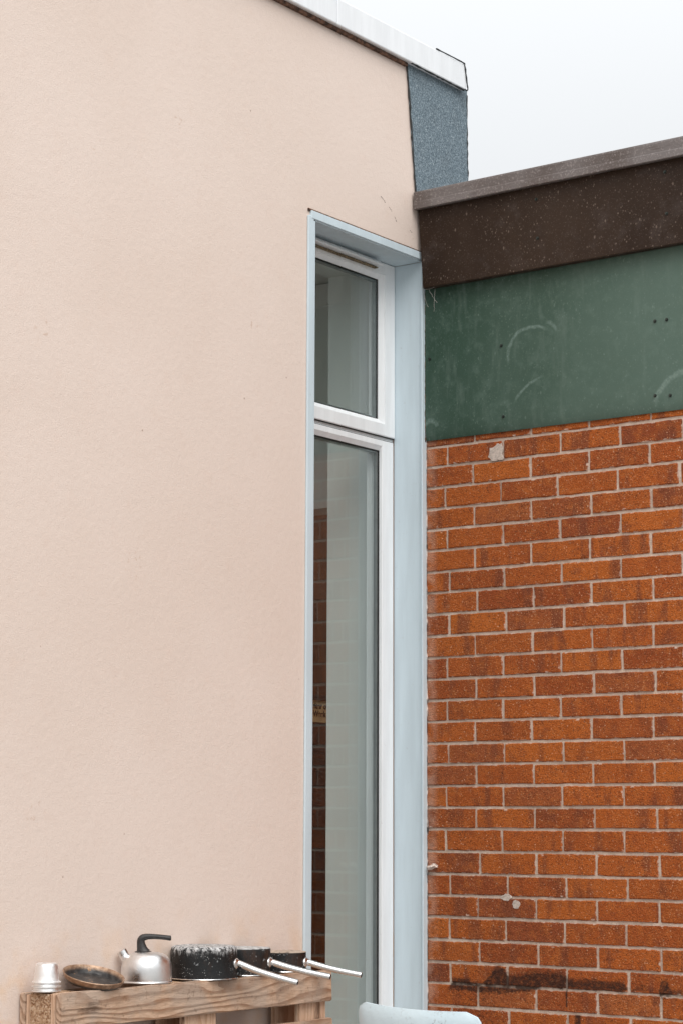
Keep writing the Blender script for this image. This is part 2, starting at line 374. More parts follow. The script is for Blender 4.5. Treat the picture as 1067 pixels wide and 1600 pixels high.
# ------------------------------------------------------------------ geometry helpers
def link(name, bm, mat, parent=None, smooth=False, loc=None):
    me = bpy.data.meshes.new(name)
    bmesh.ops.recalc_face_normals(bm, faces=bm.faces[:])
    bm.to_mesh(me); bm.free()
    if smooth:
        for f in me.polygons: f.use_smooth = True
        try: me.set_sharp_from_angle(angle=R(40))
        except Exception: pass
    me.materials.append(mat)
    o = bpy.data.objects.new(name, me); COL.objects.link(o)
    if loc: o.location = loc
    if parent: o.parent = parent
    return o
def empty(name, label, cat, loc=(0, 0, 0), rz=0., group=None):
    o = bpy.data.objects.new(name, None); COL.objects.link(o); o.location = loc; o.rotation_euler = (0, 0, rz); o.empty_display_size = .1
    o['label'] = label; o['category'] = cat
    if group: o['group'] = group
    return o
def box(bm, x0, x1, y0, y1, z0, z1, bev=0., seg=1):
    r = bmesh.ops.create_cube(bm, size=1.)
    vs = r['verts']
    for v in vs: v.co = Vector((x0 + (v.co.x + .5) * (x1 - x0), y0 + (v.co.y + .5) * (y1 - y0), z0 + (v.co.z + .5) * (z1 - z0)))
    if bev:
        es = {e for v in vs for e in v.link_edges}
        bmesh.ops.bevel(bm, geom=list(es), offset=bev, segments=seg, affect='EDGES', profile=.5)
    return bm
def bx(name, mat, parent, x0, x1, y0, y1, z0, z1, bev=.0, seg=1, local=True):
    """a box whose own origin sits at its centre"""
    c = ((x0 + x1) / 2, (y0 + y1) / 2, (z0 + z1) / 2)
    bm = box(bmesh.new(), x0 - c[0], x1 - c[0], y0 - c[1], y1 - c[1], z0 - c[2], z1 - c[2], bev, seg)
    return link(name, bm, mat, parent, False, c)
def lathe(prof, seg=56):
    bm = bmesh.new(); rings = []
    for r, z in prof:
        if r < 1e-6: rings.append([bm.verts.new((0, 0, z))])
        else: rings.append([bm.verts.new((r * math.cos(2 * math.pi * i / seg), r * math.sin(2 * math.pi * i / seg), z)) for i in range(seg)])
    for a, b in zip(rings, rings[1:]):
        for i in range(seg):
            j = (i + 1) % seg
            if len(a) == 1 and len(b) > 1: bm.faces.new((a[0], b[i], b[j]))
            elif len(b) == 1 and len(a) > 1: bm.faces.new((a[i], a[j], b[0]))
            elif len(a) > 1: bm.faces.new((a[i], a[j], b[j], b[i]))
    return bm
def sweep(pts, rad, seg=14, up=Vector((0, 0, 1)), bm=None):
    """a tube along pts; rad is a list of (across, upright) radii"""
    bm = bm or bmesh.new(); pts = [Vector(p) for p in pts]; rings = []
    for i, p in enumerate(pts):
        t = (pts[min(i + 1, len(pts) - 1)] - pts[max(i - 1, 0)]).normalized()
        s = t.cross(up)
        if s.length < 1e-4: s = t.cross(Vector((1, 0, 0)))
        s.normalize(); n = s.cross(t).normalized(); a, b = rad[i] if isinstance(rad[i], tuple) else (rad[i], rad[i])
        rings.append([bm.verts.new(p + s * a * math.cos(2 * math.pi * q / seg) + n * b * math.sin(2 * math.pi * q / seg)) for q in range(seg)])
    for a, b in zip(rings, rings[1:]):
        for i in range(seg): bm.faces.new((a[i], a[(i + 1) % seg], b[(i + 1) % seg], b[i]))
    bm.faces.new(rings[0][::-1]); bm.faces.new(rings[-1])
    return bm
def smooth_path(pts, n=8):
    """Catmull-Rom through the points"""
    P = [Vector(p) for p in pts]; o = []
    for i in range(len(P) - 1):
        a, b, c, d = P[max(i - 1, 0)], P[i], P[i + 1], P[min(i + 2, len(P) - 1)]
        for q in range(n):
            t = q / n
            o.append(.5 * ((2 * b) + (c - a) * t + (2 * a - 5 * b + 4 * c - d) * t * t + (3 * b - a - 3 * c + d) * t ** 3))
    o.append(P[-1]); return o
def rect_rings(loops):
    """frame with a moulded profile: loops of (y0,y1,z0,z1,x), joined in order"""
    bm = bmesh.new(); rs = []
    for y0, y1, z0, z1, x in loops: rs.append([bm.verts.new(v) for v in ((x, y0, z0), (x, y1, z0), (x, y1, z1), (x, y0, z1))])
    for a, b in zip(rs, rs[1:]):
        for i in range(4): bm.faces.new((a[i], a[(i + 1) % 4], b[(i + 1) % 4], b[i]))
    return bm
def wall_x(x0, x1, ys, zs, holes):
    """wall slab between x0 and x1 over a grid of y and z lines, cells in holes left out, reveals closed"""
    bm = bmesh.new(); V = {}
    def v(x, i, j):
        kk = (x, i, j)
        if kk not in V: V[kk] = bm.verts.new((x, ys[i], zs[j]))
        return V[kk]
    solid = {(i, j) for i in range(len(ys) - 1) for j in range(len(zs) - 1)} - set(holes)
    for i, j in solid:
        for x in (x0, x1): bm.faces.new((v(x, i, j), v(x, i + 1, j), v(x, i + 1, j + 1), v(x, i, j + 1)))
        for (di, dj), (a, b) in {(-1, 0): ((i, j), (i, j + 1)), (1, 0): ((i + 1, j), (i + 1, j + 1)), (0, -1): ((i, j), (i + 1, j)), (0, 1): ((i, j + 1), (i + 1, j + 1))}.items():
            if (i + di, j + dj) not in solid: bm.faces.new((v(x0, *a), v(x0, *b), v(x1, *b), v(x1, *a)))
    return bm

# ------------------------------------------------------------------ ground
bm = bmesh.new(); bmesh.ops.create_grid(bm, x_segments=1, y_segments=1, size=600)
g = link('ground', bm, GROUND); g['kind'] = 'structure'

# ------------------------------------------------------------------ rendered building (pink)
rb = empty('rendered_building', 'tall building in pale pink render with white coping and a narrow full-height window', 'building', (0, 0, 0))
YL, YR, ZT = -.668, -.0195, 3.268      # window opening
bm = wall_x(0., -.41, [-8., YL, YR, .274], [0., .12, ZT + .006, 3.996], {(1, 1)})
link('render_wall', bm, RENDER, rb)
bx('felt_upstand', FELT, rb, -.40, .0, .2765, .279, 3.40, 3.985)        # returns round the end of the parapet
# mineral felt strip on the end of the parapet, cut on a slant
bm = bmesh.new()
f0 = [(-.120, 3.993), (.2755, 3.998), (.281, 3.50), (-.064, 3.50)]
n = 9
def lerp(a, b, t): return tuple(p + (q - p) * t for p, q in zip(a, b))
lft = [lerp(f0[0], f0[3], i / n) for i in range(n + 1)]; rgt = [lerp(f0[1], f0[2], i / n) for i in range(n + 1)]
lv = []; 
for i in range(n + 1):
    a = (lft[i][0] + random.uniform(-.0025, .0025), lft[i][1]); b = (rgt[i][0] + random.uniform(-.002, .002), rgt[i][1])
    lv.append([bm.verts.new((x, *q)) for q in (a, b) for x in (.0025, .0075)])
for a, b in zip(lv, lv[1:]):
    bm.faces.new((a[1], a[3], b[3], b[1])); bm.faces.new((a[0], a[1], b[1], b[0])); bm.faces.new((a[2], a[3], b[3], b[2])); bm.faces.new((a[0], a[2], b[2], b[0]))
bm.faces.new((lv[0][0], lv[0][1], lv[0][3], lv[0][2])); bm.faces.new((lv[-1][0], lv[-1][1], lv[-1][3], lv[-1][2]))
fs = link('felt_strip', bm, FELT, rb)
# ragged bitumen line down the felt edges
def ragged(p0, p1, k_, r0, amp, x):
    pts = []
    for i in range(k_ + 1):
        t = i / k_; pts.append((x + random.uniform(-.001, .001), p0[0] + (p1[0] - p0[0]) * t + random.uniform(-amp, amp), p0[1] + (p1[1] - p0[1]) * t))
    return sweep(pts, [r0 * random.uniform(.6, 1.5) for _ in pts], 8, Vector((1, 0, 0)))
link('bitumen_edge', ragged((-.121, 3.985), (-.065, 3.515), 26, .0028, .0012, .006), BITUMEN, fs)
link('bitumen_edge', ragged((.2735, 3.975), (.281, 3.56), 22, .0030, .002, .006), BITUMEN, fs)
link('bitumen_edge', ragged((-.064, 3.511), (.03, 3.520), 8, .004, .0015, .007), BITUMEN, fs)
# coping: pressed metal sections with a brown strip painted as the shadow under the drip
bx('coping_shadow', SHADE_GAP, rb, .0006, .014, -8., -.128, 3.969, 3.9805)
def coping(y0, y1, bow=0.):
    bm = box(bmesh.new(), -.43, .03, y0, y1, 3.981, 4.078, .004, 2)
    for v in bm.verts:
        if v.co.x < -.05 and v.co.z < 4.03: v.co.z += .024
    return link('coping', bm, COPE, rb)
coping(-8., -3.2); coping(-3.197, -.5795); c2 = coping(-.5765, .236)
pts = smooth_path([(.029, .035, 4.0815), (.0305, .13, 4.0815), (.031, .212, 4.081), (.032, .224, 4.07), (.033, .238, 4.0), (.033, .240, 3.981), (.031, .225, 3.9785)], 5)
link('felt_edge', sweep([(p.x + random.uniform(-.0008, .0008), p.y, p.z) for p in pts], [.0026 * random.uniform(.8, 1.4) for _ in pts], 8, Vector((1, 0, 0))), BITUMEN, rb)
link('felt_edge', ragged((-.118, 3.9815), (.226, 3.9795), 22, .0032, .001, .024), BITUMEN, rb)
# render bead lines along the edge of the head trim
bx('render_gap', SHADE_GAP, rb, .0005, .0045, -.700, -.012, 3.291, 3.3005)

# hairline cracks above the window head
CRK = plain('crack_shadow', (.22, .14, .11), .95, var=.4, sc=80)
for P in ([(-.278, 3.446), (-.262, 3.439), (-.250, 3.430)], [(-.226, 3.419), (-.207, 3.407)], [(-.190, 3.392), (-.179, 3.376)], [(-.095, 3.365), (-.082, 3.358)]):
    q = smooth_path([(.0002, y, z) for y, z in P], 6)
    link('hairline_crack', sweep([(p.x, p.y + random.uniform(-.002, .002), p.z + random.uniform(-.002, .002)) for p in q], [.0008 * random.uniform(.2, 1.3) for _ in q], 5, Vector((1, 0, 0))), CRK, rb)

# window surround in pale blue pressed metal
sur = bx('window_surround', TRIM, rb, -.118, .010, -.688, -.026, 3.2665, 3.2945, .0015)   # head
bx('soffit', TRIM, sur, -.119, .004, YL + .0045, YR - .0055, 3.2625, 3.267)
def flange(x0, x1, y0, y1, z0, z1): return bx('flange', TRIM, sur, x0, x1, y0, y1, z0, z1, .0015)
flange(.0005, .0085, -.7035, -.674, .12, 3.275)
flange(-.119, .0065, -.6735, -.6635, .12, 3.262)
flange(-.119, .0065, -.0245, -.0200, .12, 3.262)
flange(.0005, .0085, -.030, -.0045, .12, 3.262)
for o in list(sur.children): o.location = o.location - sur.location

# window in white plastic
XF = -.118
y0, y1 = YL + .007, -.0255
w_o = link('window', rect_rings([
    (y0, y1, .125, 2.617, -.185), (y0, y1, .125, 2.617, XF - .006), (y0 + .006, y1 - .006, .131, 2.607, XF - .006), (y0 + .006, y1 - .006, .131, 2.6065, XF),
    (y0 + .071, y1 - .0715, .20, 2.587, XF), (y0 + .073, y1 - .0735, .202, 2.585, XF - .0015), (y0 + .073, y1 - .0740, .203, 2.571, XF - .010), (y0 + .073, y1 - .0740, .203, 2.571, -.185)]), WHITE, rb)
link('window_head', rect_rings([(y0, y1, 2.617, 3.262, -.185), (y0, y1, 2.617, 3.262, XF - .006), (y0 + .012, y1 - .012, 2.640, 3.250, XF - .006), (y0 + .012, y1 - .012, 2.640, 3.250, -.185)]), WHITE, w_o)
ys0, ys1, zs0, zs1 = y0 + .002, y1 - .001, 2.6225, 3.2605
link('upper_sash', rect_rings([
    (ys0, ys1, zs0, zs1, -.17), (ys0, ys1, zs0, zs1, XF + .003), (ys0 + .004, ys1 - .002, zs0 + .003, zs1 - .002, XF + .005),
    (ys0 + .062, ys1 - .062, zs0 + .044, zs1 - .045, XF + .005), (ys0 + .063, ys1 - .063, zs0 + .045, zs1 - .046, XF + .001), (ys0 + .096, ys1 - .084, zs0 + .061, zs1 - .062, XF - .009),
    (ys0 + .096, ys1 - .084, zs0 + .061, zs1 - .062, -.17)]), WHITE, w_o)
bx('pane', GLASS, w_o, -.152, -.132, ys0 + .09, ys1 - .077, zs0 + .055, zs1 - .056)
bx('pane', GLASS, w_o, -.154, -.1325, y0 + .066, y1 - .067, .196, 2.576)
def gasket(a, b, c, d, x, t):
    return link('gasket', rect_rings([(a, b, c, d, x - .01), (a, b, c, d, x), (a + t, b - t, c + t, d - t, x), (a + t, b - t, c + t, d - t, x - .01)]), BLACK, w_o)
gasket(ys0 + .0945, ys1 - .0825, zs0 + .0595, zs1 - .0605, -.1305, .0055)
gasket(y0 + .071, y1 - .0725, .2015, 2.5725, -.1310, .0065)
# spacer bar between the two panes of each unit
def spacer(a, b, c, d, x): return link('spacer_bar', rect_rings([(a, b, c, d, x), (a + .013, b - .013, c + .013, d - .013, x), (a + .013, b - .013, c + .013, d - .013, x - .014), (a, b, c, d, x - .014)]), mat_sp, w_o)
mat_sp = plain('spacer_grey', (.30, .33, .33), .35, .6)
spacer(ys0 + .092, ys1 - .080, zs0 + .057, zs1 - .058, -.135)
spacer(y0 + .068, y1 - .069, .198, 2.5755, -.1355)
bx('dark_gap_strip', BLACK, w_o, XF - .004, XF + .001, ys0, ys1, 2.6190, 2.6223); bx('dark_gap_strip', BLACK, w_o, XF - .004, XF - .0005, y0 + .01, y1 - .004, 2.6072, 2.6082)  # black strips stand in for the dark of the sash gap and groove
# trickle vent on the head of the frame
bm = bmesh.new(); pr = [(XF + .004, 3.2325), (XF + .040, 3.2340), (XF + .041, 3.2390), (XF + .026, 3.2535), (XF + .004, 3.2545)]
e0 = [bm.verts.new((x, -.64, z - .001)) for x, z in pr]; e1 = [bm.verts.new((x, -.150, z - .001)) for x, z in pr]
for i in range(5): bm.faces.new((e0[i], e0[(i + 1) % 5], e1[(i + 1) % 5], e1[i]))
bm.faces.new(e0); bm.faces.new(e1)
tv = link('trickle_vent', bm, WHITE, w_o)
bx('vent_mesh', DIRTY, w_o, XF + .0055, XF + .022, -.63, -.156, 3.2260, 3.2288)
# inside of the room behind
ir = bx('inner_wall', INBRICK, rb, -2.9, -2.7, -5.2, 4.4, .0, 3.45)
bx('inner_wall', INNER, rb, -2.69, .0, 4.2, 4.4, .0, 3.45)
bx('inner_wall', INNER, rb, -.43, -.412, .02, 4.19, .0, 3.45)
bx('inner_wall', INNER, rb, -.43, -.412, -5.0, -.74, .0, 3.45)
link('reveal_lining', wall_x(-.185, -.4105, [YL + .001, YL + .012, YR - .012, YR - .001], [.121, .13, 3.264, 3.272], {(1, 1)}), INNER, rb)
bx('ceiling', INNER, rb, -2.9, -.411, -.55, 1.6, 3.455, 3.6); bx('ceiling', INNER, rb, -2.9, -.411, 3.9, 4.4, 3.455, 3.6); bx('ceiling', INNER, rb, -1.5, -.411, 1.601, 3.899, 3.455, 3.6)
bx('added_rooflight', GLASS, rb, -2.92, -1.48, 1.58, 3.92, 3.602, 3.62); bx('ceiling', INNER, rb, -2.9, -.411, -5.2, -2.9, 3.455, 3.6)  # unseen roof opening, added to light the sign and the inside wall
bx('ceiling_beam', INNER, rb, -2.69, -.44, .6, .75, 2.515, 3.45)
bx('inner_floor', INFLOOR, rb, -2.69, -.432, -5.2, 4.19, .05, .118)
bx('roof', ROOF, rb, -6., -.42, -.5, .27, 3.7, 3.9); bx('roof', ROOF, rb, -6., -.42, -8., -2.95, 3.7, 3.9)
bx('added_rooflight', GLASS, rb, -2.9, -.42, -2.94, -.51, 3.75, 3.77)  # unseen opening added to brighten the inside of the window reveal

# small sign and dark board hanging on the inside wall
sg = empty('wall_sign', 'small buff sign reading Week on the dark inside wall, seen through the tall window', 'sign', (-2.7, 2.98, 1.8))
bx('plate', plain('buff_card', (.55, .33, .17), .7), sg, .0015, .008, -.28, .28, -.010, .108)
bx('frame', BLACK, sg, .0015, .014, -.30, .30, .108, .137); bx('frame', BLACK, sg, .0015, .014, -.30, .30, -.026, -.010)
for txt, yy, zz in (('Writer of the', -.005, .064), ('Week', -.022, .022)):
    cu_ = bpy.data.curves.new('lettering', 'FONT'); cu_.body = txt; cu_.size = .045; cu_.offset = .0016; cu_.extrude = .0006; cu_.align_x = 'CENTER'
    to = bpy.data.objects.new('tmp', cu_); COL.objects.link(to)
    me = bpy.data.meshes.new_from_object(to.evaluated_get(bpy.context.evaluated_depsgraph_get())); bpy.data.objects.remove(to)
    me.materials.clear(); me.materials.append(BLACK)
    t = bpy.data.objects.new('lettering', me); COL.objects.link(t); t.parent = sg
    t.location = (.0095, yy, zz); t.rotation_euler = (R(90), 0, R(90))
db = bx('display_board', INDARK, None, -2.698, -2.675, 2.2, 3.9, .95, 1.77)
db['label'] = 'dark display board on the inside wall below the small buff sign'; db['category'] = 'board'

# ------------------------------------------------------------------ brick building
bb = empty('brick_building', 'low building of orange brown brick with green boarding and a dark brown fascia', 'building', (0, 0, 0))
bw = link('brick_wall', box(bmesh.new(), .003, 4.2, .0045, .24, 0., 3.43), MORTAR, bb)
BED = [2.5795 - .07487 * i for i in range(36)]
bedz = [2.655, 2.5795, 2.507, 2.432, 2.356, 2.282, 2.208, 2.1305, 2.057, 1.98, 1.903, 1.827, 1.7515, 1.6765, 1.603, 1.527, 1.454, 1.3795, 1.305, 1.2315, 1.155, 1.078, 1.0045, .9315, .855, .7795, .708, .633, .558]
perp = [[.209, .441, .67, .905], [.094, .326, .558, .789], [.201, .436, .668, .899], [.084, .316, .544, .778], [.206, .44, .674, .903], [.092, .325, .553, .786], [.207, .436, .667, .897], [.102, .328, .556, .784], [.217, .444, .671, .904], [.098, .333, .564, .794], [.206, .439, .671, .901], [.09, .321, .551, .784], [.211, .443, .675, .906], [.089, .318, .548, .778], [.204, .433, .664, .896], [.094, .323, .556, .786], [.209, .439, .668, .897], [.084, .317, .548, .781], [.206, .441, .672, .904], [.081, .311, .549, .781], [.22, .446, .676, .908], [.098, .331, .56, .79], [.212, .444, .676, .905], [.094, .323, .552, .783], [.217, .449, .677, .91], [.099, .327, .558, .789], [.211, .441, .673, .905], [.104, .334, .561, .793]]
def brick_bm(L, H, D=.05, jit=.0017):
    bm = bmesh.new(); box(bm, -L / 2, L / 2, 0, D, -H / 2, H / 2)
    # cut the long edges so that the arrises can wander
    es = [e for e in bm.edges if abs(e.verts[0].co.x - e.verts[1].co.x) > L * .5]
    bmesh.ops.subdivide_edges(bm, edges=es, cuts=4, use_grid_fill=True)
    es = [e for e in bm.edges if len(e.link_faces) == 2 and e.calc_face_angle(0) > .5 and min(v.co.y for v in e.verts) < D * .1]
    bmesh.ops.bevel(bm, geom=es, offset=.0028, segments=1, affect='EDGES')
    for v in bm.verts: v.co += Vector((random.uniform(-jit, jit), random.uniform(-jit, jit) * .6, random.uniform(-jit, jit)))
    return bm
variants = []
for i in range(14):
    me = bpy.data.meshes.new('brick'); b_ = brick_bm(1 * .2215, .0655); bmesh.ops.recalc_face_normals(b_, faces=b_.faces[:]); b_.to_mesh(me); b_.free(); me.materials.append(BRICK); variants.append(me)
more = bmesh.new()
for c in range(28):
    z1, z0 = bedz[c], bedz[c + 1]; zc = (z0 + z1) / 2
    xs = [.004 - (.232 - (perp[c][0] - .004)) if False else .004] + perp[c]
    while xs[-1] < 1.36: xs.append(xs[-1] + .2314 + random.uniform(-.004, .004))
    for i in range(len(xs) - 1):
        jl = random.uniform(.0028, .0052) if i else 0; jr = random.uniform(.0028, .0052)
        a, b = xs[i] + jl, xs[i + 1] - jr
        o = bpy.data.objects.new('brick', random.choice(variants)); COL.objects.link(o); o.parent = bw
        hh = (z1 - z0 - .0086 + random.uniform(-.0012, .0008))
        o.location = ((a + b) / 2, random.uniform(-.0012, .0008), zc + random.uniform(-.0008, .0008)); o.scale = ((b - a) / .2215, 1, hh / .0655)
        o.rotation_euler = (random.uniform(-.008, .008), random.uniform(-.004, .004), random.uniform(-.004, .004))
    x = xs[-1]
    while x < 4.1:
        box(more, x + .005, min(x + .2264, 4.2), 0, .05, zc - .0325, zc + .0325, .002); x += .2314
for c in range(8):
    zc = bedz[-1] - .0749 * (c + .5); x = .004 - (.13 if c % 2 else 0.)
    while x < 4.1:
        if zc > .05: box(more, max(x + .005, .004), min(x + .2264, 4.2), 0, .05, zc - .0325, zc + .0325, .002)
        x += .2314
ms = link('brick', more, BRICK, bw); ms['kind'] = 'stuff'
# mortar dabs left on brick faces
PATCH = plain('mortar_dab', (.55, .46, .40), .95, var=.12, sc=80, bump=.003)
def dab(x, z, rx, rz, seed, mat=PATCH, d=.0014, name='mortar_dab'):
    rnd = random.Random(seed); bm = bmesh.new(); n = 18; c = bm.verts.new((0, -d, 0)); r1, r2 = [], []
    for i in range(n):
        a = 2 * math.pi * i / n; q = rnd.uniform(.8, 1.15)
        r1.append(bm.verts.new((rx * .93 * q * math.cos(a), -d * .9, rz * .93 * q * math.sin(a)))); r2.append(bm.verts.new((rx * q * math.cos(a), .002, rz * q * math.sin(a))))
    for i in range(n):
        j = (i + 1) % n; bm.faces.new((c, r1[i], r1[j])); bm.faces.new((r1[i], r2[i], r2[j], r1[j]))
    return link(name, bm, mat, bw, True, (x, -.0012, z))
dab(.296, 2.533, .029, .030, 3); dab(.316, 2.515, .016, .010, 4); dab(.312, 2.542, .018, .026, 9)
dab(.327, 1.003, .022, .012, 5); dab(.367, .982, .016, .016, 6)
# pale crumb of plaster stuck beside the trim
rnd = random.Random(5); bm = bmesh.new(); bmesh.ops.create_icosphere(bm, subdivisions=3, radius=1)
for v in bm.verts: v.co = Vector((v.co.x * .021, v.co.y * .012, v.co.z * .0085 + .004 * math.sin(v.co.x * 3))) * rnd.uniform(.75, 1.2)
link('plaster_crumb', bm, plain('pale_plaster', (.74, .62, .55), .9, var=.15, sc=90, bump=.003), bw, False, (.033, -.010, 1.102))

# green boarding with a rolled bottom edge
def extrude_x(prof, x0, x1, nseg=1, shear=None, wob=0.):
    bm = bmesh.new(); rings = []
    for i in range(nseg + 1):
        t = i / nseg
        rings.append([bm.verts.new(((x0 + (x1 - x0) * t) + (shear(z) * (1 - t) if shear else 0), y, z + wob * random.uniform(-1, 1) * (1 if z < 2.62 else 0))) for y, z in prof])
    for a, b in zip(rings, rings[1:]):
        m = len(prof)
        for i in range(m): bm.faces.new((a[i], a[(i + 1) % m], b[(i + 1) % m], b[i]))
    bm.faces.new(rings[0]); bm.faces.new(rings[-1]); return bm
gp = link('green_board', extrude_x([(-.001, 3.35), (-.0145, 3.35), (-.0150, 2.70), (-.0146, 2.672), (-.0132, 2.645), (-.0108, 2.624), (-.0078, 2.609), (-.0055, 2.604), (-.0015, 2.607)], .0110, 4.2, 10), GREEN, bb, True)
fp = link('fascia', extrude_x([(-.020, 3.495), (-.055, 3.495), (-.055, 3.156), (-.0535, 3.153), (-.030, 3.153), (-.0285, 3.156), (-.0285, 3.30), (-.020, 3.30)], .006, 4.2, 6, lambda z: max(0, (3.46 - z)) * .078), FASCIA, bb)
cp = link('fascia_cap', extrude_x([(.30, 3.520), (-.080, 3.5085), (-.0845, 3.506), (-.0855, 3.500), (-.0835, 3.470), (-.0845, 3.466), (-.0850, 3.444), (-.0815, 3.4415), (-.057, 3.446), (-.0565, 3.485), (.30, 3.490)], .009, 4.2, 8), CAP, bb)
bx('roof', ROOF, bb, .009, 4.2, .302, 4.5, 3.40, 3.50)
bx('side_wall', MORTAR, bb, 3.96, 4.2, .242, 4.5, 0, 3.39); bx('back_wall', MORTAR, bb, .009, 3.95, 4.26, 4.5, 0, 3.39)
def screw_me():
    bm = bmesh.new(); bmesh.ops.create_cone(bm, cap_ends=True, segments=12, radius1=.0058, radius2=.0058, depth=.0015)
    r = bmesh.ops.create_cone(bm, cap_ends=True, segments=12, radius1=.0044, radius2=.003, depth=.005)
    for v in r['verts']: v.co.z += .003
    bmesh.ops.rotate(bm, verts=bm.verts, matrix=Matrix.Rotation(R(90), 3, 'X'))
    me = bpy.data.meshes.new('screw'); bm.to_mesh(me); bm.free(); me.materials.append(SCREW); return me
SM = screw_me()
def screw(x, y, z, par):
    o = bpy.data.objects.new('screw', SM); COL.objects.link(o); o.parent = par; o.location = (x, y - .0008, z)
for x, z in ((.505, 3.40), (1.005, 3.406), (1.009, 3.262), (.509, 3.26), (1.5, 3.40), (1.5, 3.262)): screw(x, -.055, z, fp)
for x, z in ((.333, 2.91), (.030, 2.90), (.338, 2.656), (.937, 2.913), (.981, 2.912), (.932, 2.66), (.988, 2.654), (1.53, 2.91), (1.53, 2.656)): screw(x, -.0152 if z > 2.7 else -.0136, z, gp)

# crumbling sealant where the window trim meets the brick
def wander(k_, z0, z1, x, y, r0, amp):
    return sweep([(x + random.uniform(-amp, amp), y, z0 + (z1 - z0) * i / k_) for i in range(k_ + 1)], [r0 * random.uniform(.25, 1.7) for _ in range(k_ + 1)], 6, Vector((1, 0, 0)))
SEAL = plain('old_sealant', (.50, .42, .38), .9, var=.45, sc=35, bump=.003)
link('sealant', wander(150, .05, 2.6, .0065, -.0035, .0028, .0016), SEAL, bw)
link('sealant', wander(60, 2.6, 3.26, .0085, -.012, .0026, .0016), plain('dark_sealant', (.16, .10, .075), .9, var=.4, sc=60), bb)
# torn cobwebs under the fascia
WEB = plain('cobweb', (.62, .58, .54), .9)
for a, b in (((.026, -.046, 3.152), (.085, -.050, 3.158)), ((.070, -.040, 3.150), (.058, -.027, 3.07)), ((.045, -.040, 3.150), (.075, -.030, 3.10)), ((.022, -.05, 3.17), (.03, -.026, 3.09))):
    a, b = Vector(a), Vector(b); link('cobweb', sweep([a.lerp(b, i / 7) + Vector((random.uniform(-.002, .002), 0, -.006 * math.sin(math.pi * i / 7))) for i in range(8)], [.0004 * random.uniform(.5, 1.6) for _ in range(8)], 5), WEB, bb)

# ------------------------------------------------------------------ pallet on its long edge
pl = empty('pallet', 'weathered wooden pallet stood on its long edge against the pink wall, pans along its top', 'pallet', (0, -1.36, 0))
def rough_board(name, mat, x0, x1, y0, y1, z0, z1, axis, bev=.0025, wob=.0012):
    c = Vector(((x0 + x1) / 2, (y0 + y1) / 2, (z0 + z1) / 2)); bm = bmesh.new()
    box(bm, x0 - c.x, x1 - c.x, y0 - c.y, y1 - c.y, z0 - c.z, z1 - c.z)
    es = [e for e in bm.edges if abs((e.verts[0].co - e.verts[1].co)[axis]) > 1e-4]
    bmesh.ops.subdivide_edges(bm, edges=es, cuts=9, use_grid_fill=True)
    es = [e for e in bm.edges if len(e.link_faces) == 2 and e.calc_face_angle(0) > .5]
    bmesh.ops.bevel(bm, geom=es, offset=bev, segments=2, affect='EDGES')
    for v in bm.verts: v.co += Vector([random.uniform(-wob, wob) for _ in range(3)])
    o = link(name, bm, mat, pl, True); o.location = c - pl.location; return o
yl, yr = -1.965, -.752
for i, (za, zb) in enumerate(((.700, .795), (.545, .648), (.39, .49), (.235, .335), (.08, .18))):
    o = rough_board('deck_board', WOOD_Y, .136, .155, yl + (.004 if i else .0), yr + (.005 if i == 1 else 0), za, zb, 1)
for (za, zb) in ((.70, .790), (.35, .45), (0., .10)): rough_board('base_board', WOOD_Y, .004, .023, yl - .004, yr, za, zb, 1)
for ya, yb in ((yl - .002, yl + .14), (-1.438, -1.292), (-.897, -.757)):
    rough_board('stringer', WOOD_Z, .1185, .1352, ya, yb, .0, .793, 2)
    rough_board('stringer', WOOD_Z, .0237, .040, ya + .003, yb, .0, .787, 2)
    for z in (0., .35, .698): rough_board('block', CHIP, .0408, .1178, ya + .002, yb - .002, z, z + .092 if z > .6 else z + .1, 2, .002, .0016)

PT = .796   # top of the pallet
# three aluminium cups, upside down, one inside another
cup_l = ['dull aluminium cup upside down on top of its stack', 'middle rim of the three stacked aluminium cups', 'bottom cup of the stack of three, its rim on the pallet end']
for i in range(3):
    t = empty('metal_cup', cup_l[i], 'cup', (.078, -1.943, PT + .0003 + .0115 * (2 - i)), random.uniform(0, 6), 'stacked aluminium cups')
    rim, rb_, rt, h = .0385, .0345, .0275, .053
    prof = [(rim, 0), (rim + .0012, .001), (rim + .0010, .0032), (rb_ + .001, .0042), (rb_, .006), (rb_ - .0012, .02), (rt + .0035, h - .010), (rt + .001, h - .0035), (rt - .003, h - .0005), (rt - .008, h), (0, h - .001),
            (0, h - .0016), (rt - .006, h - .0014), (rt - .0015, h - .006), (rb_ - .0024, .018), (rb_ - .0012, .005), (rim - .001, .0)]
    link('bowl', lathe(prof), CUPMET, t, True)
    bm = bmesh.new(); bmesh.ops.create_cone(bm, cap_ends=True, segments=40, radius1=.0003, radius2=.0003, depth=.0002); bm.free()

# shallow burnt dish leaning against the cups
t = empty('shallow_dish', 'shallow burnt tin dish with rusty rim, tilted between cups and kettle', 'dish', (.090, -1.772, PT + .0235))
rr = .0875
prof = [(0, -.0105), (.066, -.0105), (.074, -.009), (.083, .003), (.0862, .0105), (rr, .0125), (.086, .0142), (.0825, .0115), (.0785, .002), (.074, -.0055), (.066, -.0072), (0, -.0076)]
d = link('dish_body', lathe(prof, 64), DISH, t, True)
# raise its left side (towards -image-right) and tip it to the viewer
axr = Vector((.805, .593, 0)); nrm = Vector((.185 * .805 + .20 * .593, .185 * .593 - .20 * .805, 1)).normalized()
d.rotation_euler = Vector((0, 0, 1)).rotation_difference(nrm).to_euler()

